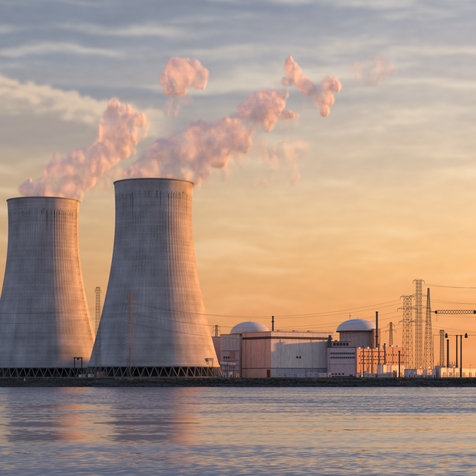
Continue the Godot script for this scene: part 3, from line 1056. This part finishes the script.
	reactor(250.0, 1402.0, 18.8, 17.2, 334.5, 321.5, "blue-white reactor dome showing above the roof of the brown end wall")
	reactor(357.5, 1480.0, 20.8, 17.4, 331.5, 319.0, "blue-white reactor dome on a grey round wall behind the windowed block")
	chimney("thin dark chimney on the roof corner of the tall cream hall", 273.0, 1345.0, height_of(332.0, 1345.0), 316.0, 0.85)
	chimney("thick dark chimney beside the reactor dome on the grey round wall", 377.0, 1455.0, GROUND, 311.5, 1.15)
	# stair tower of the second reactor
	var stt := thing("stair_tower", "sunlit square stair tower against the right side of the grey round wall", "building", on_ground(374.0, 1462.0), deg_to_rad(38.0))
	var sth := height_of(328.5, 1462.0) - GROUND
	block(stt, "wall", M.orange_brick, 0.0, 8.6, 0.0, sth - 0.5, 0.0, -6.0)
	block(stt, "roof_slab", M.parapet, -0.2, 8.8, sth - 0.5, sth, 0.2, -6.2)
	for i in 5:
		var f := block(stt, "window", M.frame, 3.4, 5.0, 20.0 + i * 6.0, 22.2 + i * 6.0, 0.12, -0.1)
		box("pane", M.glass, f, Vector3(0, 0, 0.1), Vector3(1.35, 1.95, 0.06))
	var mast := thing("antenna_mast", "hair-thin mast standing behind the left shoulder of the reactor dome", "mast", on_ground(350.0, 1530.0))
	bar("pole", M.dark_steel, mast, Vector3.ZERO, Vector3(0, height_of(313.0, 1530.0) - GROUND, 0), 0.28, 0.16)
	block(mast, "crossbar", M.dark_steel, -1.0, 1.0, height_of(316.0, 1530.0) - GROUND, height_of(315.6, 1530.0) - GROUND, 0.1, -0.1)

	# halls in the sun on the right
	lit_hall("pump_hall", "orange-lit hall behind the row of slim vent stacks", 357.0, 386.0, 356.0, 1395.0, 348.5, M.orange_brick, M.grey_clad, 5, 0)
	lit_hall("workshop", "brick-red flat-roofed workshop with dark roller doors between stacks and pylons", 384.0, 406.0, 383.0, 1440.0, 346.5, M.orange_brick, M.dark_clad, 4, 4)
	lit_hall("storage_shed", "long low shed with a sunlit wall in front of the brick-red workshop", 381.0, 405.0, 377.0, 1310.0, 364.5, M.cream[0], M.grey_clad, 6, 3)
	lit_hall("quay_warehouse", "long low sunlit warehouse beside the dike under the twin posts", 441.0, 486.0, 439.0, 1262.0, 367.5, M.cream[1], M.base_blue, 9, 7)
	lit_hall("switch_house", "low grey switch house between the lattice pylons", 417.0, 441.0, 404.0, 1275.0, 369.0, M.grey_clad, M.base_blue, 4, 2)
	for v in [[363.5, 345.5, 0.5], [372.0, 344.0, 0.55], [378.8, 344.0, 0.5], [384.8, 343.5, 0.6], [399.5, 351.0, 0.8]]:
		var px: float = v[0]
		var vs := thing("vent_stack", {363.5: "slim dark vent stack beside the windowed block", 372.0: "second slim vent stack from the windowed block", 378.8: "third slim vent stack from the windowed block", 384.8: "slim vent stack at the far end of the pipe bridge", 399.5: "short thick vent stack before the brick-red workshop"}[px], "stack", on_ground(px, 1318.0), 0.0, "vent stacks")
		var vh := height_of(v[1], 1318.0) - GROUND
		bar("pipe", M.stack, vs, Vector3.ZERO, Vector3(0, vh, 0), v[2], v[2] * 0.9, 10)
		bar("cowl", M.dark_steel, vs, Vector3(0, vh - 0.9, 0), Vector3(0, vh + 0.2, 0), v[2] * 1.5, v[2] * 1.3, 10)
		block(vs, "base", M.dark_concrete, -1.2, 1.2, 0.0, 1.0, 1.2, -1.2)
	var rack := thing("pipe_bridge", "dark steel pipe bridge tying the slim vent stacks together", "pipe bridge", on_ground(361.0, 1319.5))
	var rl := 25.0 * 1319.5 / F
	for y in [16.0, 23.0]:
		for z in [-0.6, 0.6]:
			bar("pipe", M.dark_steel, rack, Vector3(0, y, z), Vector3(rl, y, z), 0.26)
	for i in 5:
		bar("trestle_post", M.dark_steel, rack, Vector3(rl * i / 4.0, 0, -1.6), Vector3(rl * i / 4.0, 23.4, -1.6), 0.2)
		block(rack, "trestle_beam", M.dark_steel, rl * i / 4.0 - 0.2, rl * i / 4.0 + 0.2, 15.2, 15.65, 1.0, -1.8)

	# cluster between the ribbed tower and the tall hall
	var aux := thing("auxiliary_building", "pale grey clad block raised over darker floors beside the ribbed tower", "building", on_ground(222.5, 1352.0), deg_to_rad(12.0))
	var ak := 1352.0 / F
	var at0 := height_of(334.0, 1352.0) - GROUND
	var at1 := height_of(350.5, 1352.0) - GROUND
	for i in 5:
		block(aux, "cladding_panel", M.grey_clad, i * 3.5 * ak + 0.06, (i + 1) * 3.5 * ak - 0.06, at1, at0 - 0.5, -0.04 * (i % 2), -12.0)
	block(aux, "roof_slab", M.parapet, -0.3, 17.8 * ak, at0 - 0.5, at0, 0.3, -12.3)
	block(aux, "lower_floors", M.pinkish, 0.6, 17.4 * ak, 0.0, at1 - 0.1, -0.8, -11.5)
	block(aux, "sun_tinted_bay", M.orange_brick, 8.0 * ak, 13.0 * ak, 9.0, at1 - 0.5, 0.0, -0.9)  # low sunlight on this bay is put into its orange colour
	for f in 3:
		block(aux, "floor_slab", M.grey_clad, 0.3, 17.5 * ak, 7.0 + f * 4.6, 7.5 + f * 4.6, 0.25, -11.8)
	window_row(aux, 13.7, -0.8, 0.8, 7.6 * ak, 3, 1.5, 2.2, M.grey_clad)
	window_row(aux, 18.3, -0.8, 0.8, 7.6 * ak, 3, 1.5, 2.2, M.grey_clad)
	var wing := thing("stair_wing", "narrow grey wing with a dark tall opening wedged behind the ribbed tower", "building", on_ground(213.0, 1372.0), deg_to_rad(12.0))
	var wt := height_of(336.5, 1372.0) - GROUND
	block(wing, "wall", M.pinkish, 0.0, 11.0, 0.0, wt - 0.5, 0.0, -9.0)
	block(wing, "roof_slab", M.parapet, -0.3, 11.3, wt - 0.5, wt, 0.3, -9.3)
	var wo := block(wing, "tall_window", M.frame, 6.6, 8.6, wt - 9.0, wt - 2.0, 0.12, -0.2)
	for i in 3:
		box("pane", M.glass, wo, Vector3(0, -2.2 + 2.2 * i, 0.15), Vector3(1.7, 1.9, 0.06))
	var tank := thing("storage_tank", "white horizontal tank on dark legs in front of the pale clad block", "tank", on_ground(219.5, 1305.0))
	var tl := 15.5 * 1305.0 / F
	var ty := height_of(363.5, 1305.0) - GROUND
	bar("barrel", M.white, tank, Vector3(1.0, ty, 0), Vector3(tl, ty - 0.8, 0), 1.5, -1.0, 20)
	bar("end_cap", M.white, tank, Vector3(0.2, ty + 0.05, 0), Vector3(1.0, ty, 0), 0.9, 1.5, 20)
	bar("end_cap", M.white, tank, Vector3(tl, ty - 0.8, 0), Vector3(tl + 0.8, ty - 0.85, 0), 1.5, 0.9, 20)
	for i in 4:
		for z in [-1.0, 1.0]:
			bar("leg", M.dark_steel, tank, Vector3(1.5 + i * (tl - 2.6) / 3.0, 0, z), Vector3(1.5 + i * (tl - 2.6) / 3.0, ty - 0.9, z), 0.22)
	bar("feed_pipe", M.dark_steel, tank, Vector3(tl * 0.5, 0, 2.4), Vector3(tl * 0.5, ty + 0.5, 1.9), 0.28)
	# white valve house at the tower's foot
	var vh2 := thing("valve_house", "small white box on posts at the sunlit foot of the ribbed tower", "hut", on_ground(208.0, 1262.0), 0.5)
	block(vh2, "wall", M.white, 0.0, 5.2, 14.2, 16.2, 0.0, -2.0)
	block(vh2, "roof", M.parapet, -0.2, 5.4, 16.2, 16.5, 0.2, -2.2)
	for x in [0.4, 4.8]:
		for z in [-0.3, -1.7]:
			bar("post", M.dark_steel, vh2, Vector3(x, 0, z), Vector3(x, 14.2, z), 0.16)

	# portal frame and sheds at the foot of the towers
	var gp := thing("portal_frame", "dark steel portal frame standing before the ladder tower's foot", "gantry", on_ground(74.5, 1262.0))
	var gh := height_of(357.8, 1262.0) - GROUND
	for x in [0.0, 6.1]:
		for z in [-0.8, 0.8]:
			bar("post", M.dark_steel, gp, Vector3(x, 0, z), Vector3(x, gh, z), 0.36)
	for z in [-0.8, 0.8]:
		bar("beam", M.dark_steel, gp, Vector3(-0.8, gh, z), Vector3(6.9, gh, z), 0.42)
	block(gp, "hoist", M.dark_steel, 2.2, 3.8, gh - 1.8, gh - 0.4, 0.6, -0.6)
	site_cabin("orange-lit cabin between the two cooling towers", 101.0, 1250.0, 7.5, 5.0, M.orange_brick, 0.75)
	site_cabin("small tan cabin left of the orange-lit cabin", 91.0, 1254.0, 4.5, 3.2, M.cream[0], 0.75)
	site_cabin("low grey cabin under the dark portal frame", 82.0, 1256.0, 5.0, 2.8, M.grey_clad, 0.75)
	for v in [[281.5, 9.0, 3.6, "white", "white site cabin next to the white shutter door of the cream hall"], [291.5, 9.0, 4.6, "base_blue", "blue-grey site cabin, second from the white shutter door"], [302.0, 9.0, 3.9, "grey_clad", "plain grey site cabin below the two small vents of the cream wall"], [312.5, 9.5, 5.0, "base_blue", "tall blue-grey site cabin between the grey and the last white cabin"], [322.5, 7.0, 4.3, "white", "short white site cabin beside the windowed block"]]:
		site_cabin(v[4], v[0], 1288.0, v[1], v[2], M[v[3]], 0.35)
	for v in [[370.0, 8.0, 2.6, "white"], [386.0, 10.0, 2.4, "base_blue"]]:
		site_cabin("%s container behind the flood wall before the slim vent stacks" % {"white": "white", "base_blue": "blue-grey"}[v[3]], v[0], 1258.0, v[1], v[2] + 1.0, M[v[3]], 0.3)

	# pylons and lines
	var pa := lattice_pylon("lattice_pylon", "slender lattice pylon between the two cooling towers", "pylon", 98.0, 1229.0, 287.0, 4.4, 2.2, [[290.0, 2.6]], 0.1, "power pylons", 0.5)
	var pb := lattice_pylon("lattice_pylon", "slender lattice pylon in front of the shaded face of the ribbed tower", "pylon", 130.3, 1229.0, 292.0, 4.4, 2.2, [[300.0, 5.0], [310.0, 5.0], [320.0, 5.0]], 0.1, "power pylons", 0.9)
	var qa := lattice_pylon("lattice_pylon", "broad lattice pylon with three pairs of arms, nearest the brick-red workshop", "pylon", 407.5, 1300.0, 296.0, 7.4, 4.4, [[297.0, 7.5], [309.0, 10.5], [322.0, 9.0]], 0.16, "power pylons", 0.5)
	var qb := lattice_pylon("lattice_pylon", "tallest lattice pylon with a wide flat arm at its very top", "pylon", 418.8, 1305.0, 280.0, 4.6, 3.4, [[281.0, 5.4], [296.0, 8.5], [308.0, 11.5], [322.0, 9.0]], 0.16, "power pylons", 0.3)
	var qc := lattice_pylon("lattice_pylon", "tapering lattice mast narrowing to a point", "pylon", 428.5, 1290.0, 288.0, 8.2, 1.0, [], 0.17, "power pylons", 0.2)
	lattice_pylon("lattice_pylon", "small distant lattice pylon left of the blue-white dome above the brown end wall", "pylon", 216.5, 1700.0, 325.0, 5.0, 1.6, [[327.0, 4.0], [331.0, 4.5]], 0.17, "power pylons", 0.2)
	lattice_pylon("lattice_pylon", "small distant lattice pylon right of the thick dark chimney", "pylon", 391.0, 1650.0, 322.0, 6.0, 1.4, [[325.0, 4.0], [331.0, 6.0]], 0.17, "power pylons", 0.2)
	lattice_pylon("lattice_pylon", "short lattice pylon left of the dark stack near the twin posts", "pylon", 442.0, 1340.0, 330.0, 3.4, 2.2, [[332.0, 2.6]], 0.17, "power pylons", 0.2)
	var pe: Array = pb.ends
	var qe: Array = qa.ends
	var re: Array = qb.ends
	for i in 6:
		conductor(pe[i], qe[i], 13.0 + (i % 2), "%s sagging power line from the pylon before the ribbed tower to the broad pylon" % ["topmost", "middle", "lowest"][i / 2], "power lines over the plant", 0.06)
	for i in 4:
		conductor(pe[i], pe[i] + Vector3(-190.0, 3.0, -60.0), 9.0, "%s power line running off past the shaded face of the ribbed tower" % ["upper", "lower"][i / 2], "power lines past the towers", 0.06)
	for i in 8:
		conductor(re[i], re[i] + Vector3(150.0, 12.0 - 3.0 * (i / 2), 20.0), 9.0, "power line running over the switchyard from the %s arm of the tallest pylon" % ["topmost", "second", "third", "lowest"][i / 2], "power lines over the switchyard", 0.06)
	for i in [2, 3, 4, 5]:
		conductor(qe[i], re[i + 2], 0.8, "short %s jumper line between the broad pylon and the tallest pylon" % ["upper", "lower"][(i - 2) / 2], "jumper lines", 0.06)

	# lattice girder and switchyard busbars at the right
	var gd := 1288.0
	var gk := gd / F
	var ga := thing("lattice_girder", "long horizontal lattice girder reaching right from the tapering mast", "girder", at(431.0, 312.0, gd))
	var gl := 56.0 * gk
	var gst := new_st()
	var seg := 20
	for i in seg:
		var x0 := 5.0 + (gl - 5.0) * i / seg
		var x1 := 5.0 + (gl - 5.0) * (i + 1) / seg
		for z in [-0.9, 0.9]:
			bar_in(gst, Vector3(x0, -1.5, z), Vector3(x1, 1.5, z), 0.09, -1.0, 4)
			bar_in(gst, Vector3(x0, 1.5, z), Vector3(x1, -1.5, z), 0.09, -1.0, 4)
	for y in [-1.5, 1.5]:
		for z in [-0.9, 0.9]:
			bar("chord", M.steel, ga, Vector3(5.0, y, z), Vector3(gl, y, z), 0.15)
	obj("bracing", gst.commit(), M.steel, ga)
	bar("link_bar", M.steel, ga, Vector3(-1.5, 0.2, 0), Vector3(5.0, 0.0, 0), 0.3)
	block(ga, "joint_box", M.dark_steel, 3.4, 5.2, -1.4, 1.1, 1.0, -1.0)
	block(ga, "joint_box", M.dark_steel, 42.8 * gk, 44.8 * gk, -1.4, 1.1, 1.0, -1.0)
	bar("drop_rod", M.steel, ga, Vector3(5.0, -1.6, 0), Vector3(5.0, -8.5, 0), 0.12)
	lattice_pylon("lattice_pylon", "lattice mast carrying the far end of the horizontal girder", "pylon", 489.0, 1288.0, 300.0, 6.0, 2.0, [], 0.2, "power pylons", 0.2)
	var bb := thing("busbar_portal", "twin dark posts with a crossbeam and hanging insulator blocks", "gantry", on_ground(456.5, 1286.0))
	var bh := height_of(335.5, 1286.0) - GROUND
	var bk := 1286.0 / F
	for x in [0.4 * bk, 4.7 * bk]:
		bar("post", M.dark_steel, bb, Vector3(x, 0, 0), Vector3(x, bh + 0.5, 0), 0.8, 0.62, 10)
	bar("crossbeam", M.dark_steel, bb, Vector3(-1.0, bh, 0), Vector3(6.0 * bk, bh, 0), 0.32)
	for x in [-23.0 * bk, 20.0 * bk]:
		bar("busbar", M.steel, bb, Vector3(0.0, bh, 0), Vector3(x, bh + 0.3, 0), 0.15)
	for x in [-10.0 * bk, 9.8 * bk]:
		obj("insulator_block", lathe([Vector2(0.3, 1.9), Vector2(0.9, 1.6), Vector2(1.3, -0.4), Vector2(1.6, -2.0), Vector2(0.3, -2.2)], 12, false), M.dark_steel, bb).position = Vector3(x, bh + 0.1, 0)
	# far posts that hold the busbar ends
	for x in [-23.0 * bk, 20.0 * bk]:
		bar("end_post", M.steel, bb, Vector3(x, 0, 0), Vector3(x, bh + 1.0, 0), 0.22, 0.16)
	chimney("dark stack beside the twin posts in the switchyard", 448.0, 1300.0, GROUND, 339.5, 1.0, false)
	var tf := thing("transformer", "brown transformer block with bushings left of the dark stack", "transformer", on_ground(438.5, 1296.0), 0.5)
	block(tf, "tank", M.brown[0], 0.0, 7.5, 0.0, 10.5, 0.0, -5.0)
	for i in 6:
		block(tf, "cooling_fin", M.brown[1], 0.8 + i * 1.1, 1.2 + i * 1.1, 1.0, 9.0, 0.9, 0.0)
	for i in 3:
		bar("bushing", M.insulator, tf, Vector3(1.4 + i * 2.3, 10.5, -2.5), Vector3(1.4 + i * 2.3, 13.6, -2.5), 0.4, 0.2, 8)
	var tf2 := thing("transformer", "brown transformer block with bushings at the foot of the twin posts", "transformer", on_ground(450.0, 1302.0), 0.5)
	block(tf2, "tank", M.brown[2], 0.0, 9.0, 0.0, 11.5, 0.0, -5.0)
	for i in 7:
		block(tf2, "cooling_fin", M.brown[1], 0.8 + i * 1.1, 1.2 + i * 1.1, 1.0, 9.5, 0.9, 0.0)
	for i in 3:
		bar("bushing", M.insulator, tf2, Vector3(1.8 + i * 2.6, 11.5, -2.5), Vector3(1.8 + i * 2.6, 14.4, -2.5), 0.4, 0.2, 8)
	for v in [[420.6, 367.4], [429.2, 367.4], [454.0, 367.0]]:
		flood_lamp("lit yellow yard lamp among the lattice pylons" if v[0] < 440.0 else "lit yellow yard lamp over the sunlit warehouse", v[0], 1258.0, v[1])

	# perimeter fence behind the flood wall
	var fence := thing("perimeter_fence", "thin steel perimeter fence behind the flood wall", "fence", Vector3(0, GROUND, -1233.0))
	for i in 134:
		var x := -268.0 + i * 4.0
		bar("post", M.dark_steel, fence, Vector3(x, 0, 0), Vector3(x, 2.5, 0), 0.06, -1.0, 5)
	for y in [0.3, 1.3, 2.4]:
		bar("rail", M.dark_steel, fence, Vector3(-268, y, 0), Vector3(264, y, 0), 0.035, -1.0, 4)
	# unlit lamp posts along the yard road
	var near := ["by the jetty end of the yard", "before the ladder tower", "between portal frame and ribbed tower", "before the shaded half of the ribbed tower", "before the sunlit half of the ribbed tower", "before the brown end wall", "before the shutter door", "before the cream wall", "before the windowed block", "before the slim vent stacks", "before the brick-red workshop", "before the sunlit warehouse"]
	for i in near.size():
		var lp := thing("lamp_post", "thin unlit lamp post %s" % near[i], "lamp post", on_ground([8.0, 36.0, 88.0, 118.0, 178.0, 247.0, 277.0, 306.0, 335.0, 368.0, 394.0, 470.0][i], 1244.0), 0.0, "unlit lamp posts")
		bar("post", M.dark_steel, lp, Vector3.ZERO, Vector3(0, 9.0 + 0.8 * (i % 3), 0), 0.14, 0.08)
		block(lp, "arm", M.dark_steel, -0.1, 1.5, 8.9 + 0.8 * (i % 3), 9.05 + 0.8 * (i % 3), 0.06, -0.06)
		block(lp, "lamp_head", M.grey_clad, 0.9, 1.7, 8.75 + 0.8 * (i % 3), 8.9 + 0.8 * (i % 3), 0.15, -0.15)
	# pipework and small plant in the yard
	var yard := [[224.0, 3.0, 3.6, "pinkish"], [230.5, 2.4, 5.0, "grey_clad"], [237.0, 3.4, 3.0, "orange_brick"], [329.5, 2.6, 4.6, "grey_clad"], [359.5, 3.0, 4.2, "cream"], [366.5, 3.6, 5.4, "grey_clad"], [376.0, 3.0, 3.4, "orange_brick"], [389.0, 3.4, 4.4, "pinkish"], [395.0, 2.6, 6.0, "orange_brick"], [409.0, 3.0, 6.4, "grey_clad"], [414.0, 2.4, 4.8, "pinkish"], [425.0, 3.2, 6.0, "grey_clad"], [434.0, 2.8, 7.0, "pinkish"]]
	var beside := ["under the white tank's left end", "under the white tank", "between white tank and brown end wall", "at the joint of cream hall and windowed block", "right of the windowed block", "between the first two slim vent stacks", "behind the third slim vent stack", "at the corner of the long low shed", "beside the short thick vent stack", "at the foot of the broad pylon", "between broad and tallest pylon", "between tallest pylon and tapering mast", "at the foot of the tapering mast"]
	for i in yard.size():
		var v: Array = yard[i]
		var m: Material = M.cream[1] if v[3] == "cream" else M[v[3]]
		var u := thing("equipment_kiosk", "small equipment kiosk with a pipe %s" % beside[i], "kiosk", on_ground(v[0], 1272.0 if v[0] < 400.0 else 1262.0), 0.5 + 0.1 * (i % 3), "equipment kiosks")
		block(u, "cabinet", m, -v[1] / 2, v[1] / 2, 0.15, v[2], 1.0, -1.2)
		block(u, "roof", M.parapet, -v[1] / 2 - 0.15, v[1] / 2 + 0.15, v[2], v[2] + 0.2, 1.15, -1.35)
		block(u, "door", M.louvre, -0.6, 0.5, 0.2, 2.3, 1.05, 0.9)
		bar("pipe", M.stack, u, Vector3(v[1] / 2 - 0.4, v[2], 0), Vector3(v[1] / 2 - 0.4, v[2] + 2.0 + (i % 4), 0), 0.2)
		bar("pipe", M.stack, u, Vector3(v[1] / 2 - 0.4, v[2] * 0.6, 1.2), Vector3(v[1] / 2 + 3.4, v[2] * 0.6, 1.2), 0.16)

	# jetty at the left end of the bank
	var jt := thing("timber_jetty", "low dark timber jetty with a pale marker at the water's edge below the ladder tower", "jetty", on_ground(4.5, 1196.0, 0.0))
	var jl := 22.0 * 1196.0 / F
	for i in 9:
		for z in [0.0, -2.6]:
			bar("pile", M.timber, jt, Vector3(jl * i / 8.0, -1.5, z), Vector3(jl * i / 8.0, 4.6, z), 0.24)
	for y in [1.2, 3.2]:
		block(jt, "waler", M.timber, -0.6, jl + 0.6, y, y + 0.45, 0.4, 0.2)
	for i in 14:
		block(jt, "deck_plank", M.timber, jl * i / 14.0 + 0.03, jl * (i + 1) / 14.0 - 0.03, 4.6, 4.8 + 0.03 * (i % 3), 0.5, -3.2)
	block(jt, "marker_board", M.white, 19.6 * 1196.0 / F, 20.7 * 1196.0 / F, 4.7, 7.0, 0.1, -0.1)

	# bushes on the bank
	var spots := [[404.0, 7.0, 5.6, "dark pointed bush, tallest on the bank"], [398.0, 4.0, 3.0, "low bush beside the tallest pointed bush"], [412.0, 6.0, 3.4, "bush on the bank below the broad lattice pylon"], [437.0, 5.0, 3.0, "small bush on the bank below the brown transformer"], [358.0, 5.0, 3.2, "bush on the bank below the windowed block's edge"], [345.0, 4.0, 2.2, "low bush on the bank below the rows of small windows"], [310.0, 5.0, 2.4, "bush on the bank below the tall blue-grey cabin"], [336.0, 4.5, 2.6, "bush on the bank where cream hall and windowed block meet"], [467.0, 5.5, 2.8, "bush on the bank below the sunlit warehouse end"], [250.0, 5.0, 2.2, "bush on the bank below the brown end wall"], [232.0, 4.0, 2.4, "bush on the bank below the white tank"], [112.0, 6.0, 2.4, "bush on the bank by the orange-lit cabin"], [390.0, 6.0, 2.6, "bush on the bank below the long low shed"], [423.0, 7.0, 2.6, "wide bush on the bank below the tallest pylon"], [451.0, 6.0, 2.2, "wide bush on the bank below the dark stack"], [289.0, 6.0, 2.0, "low wide bush on the bank below the blue-grey cabin"], [322.0, 5.0, 2.0, "low bush on the bank below the short white cabin"], [374.0, 6.0, 2.0, "low wide bush on the bank below the slim vent stacks"]]
	for i in spots.size():
		bush(spots[i][3], spots[i][0], 1221.0, spots[i][1], spots[i][2], 60 + i, "bushes along the river bank", 5.8)
	print("all done ", Time.get_ticks_msec())
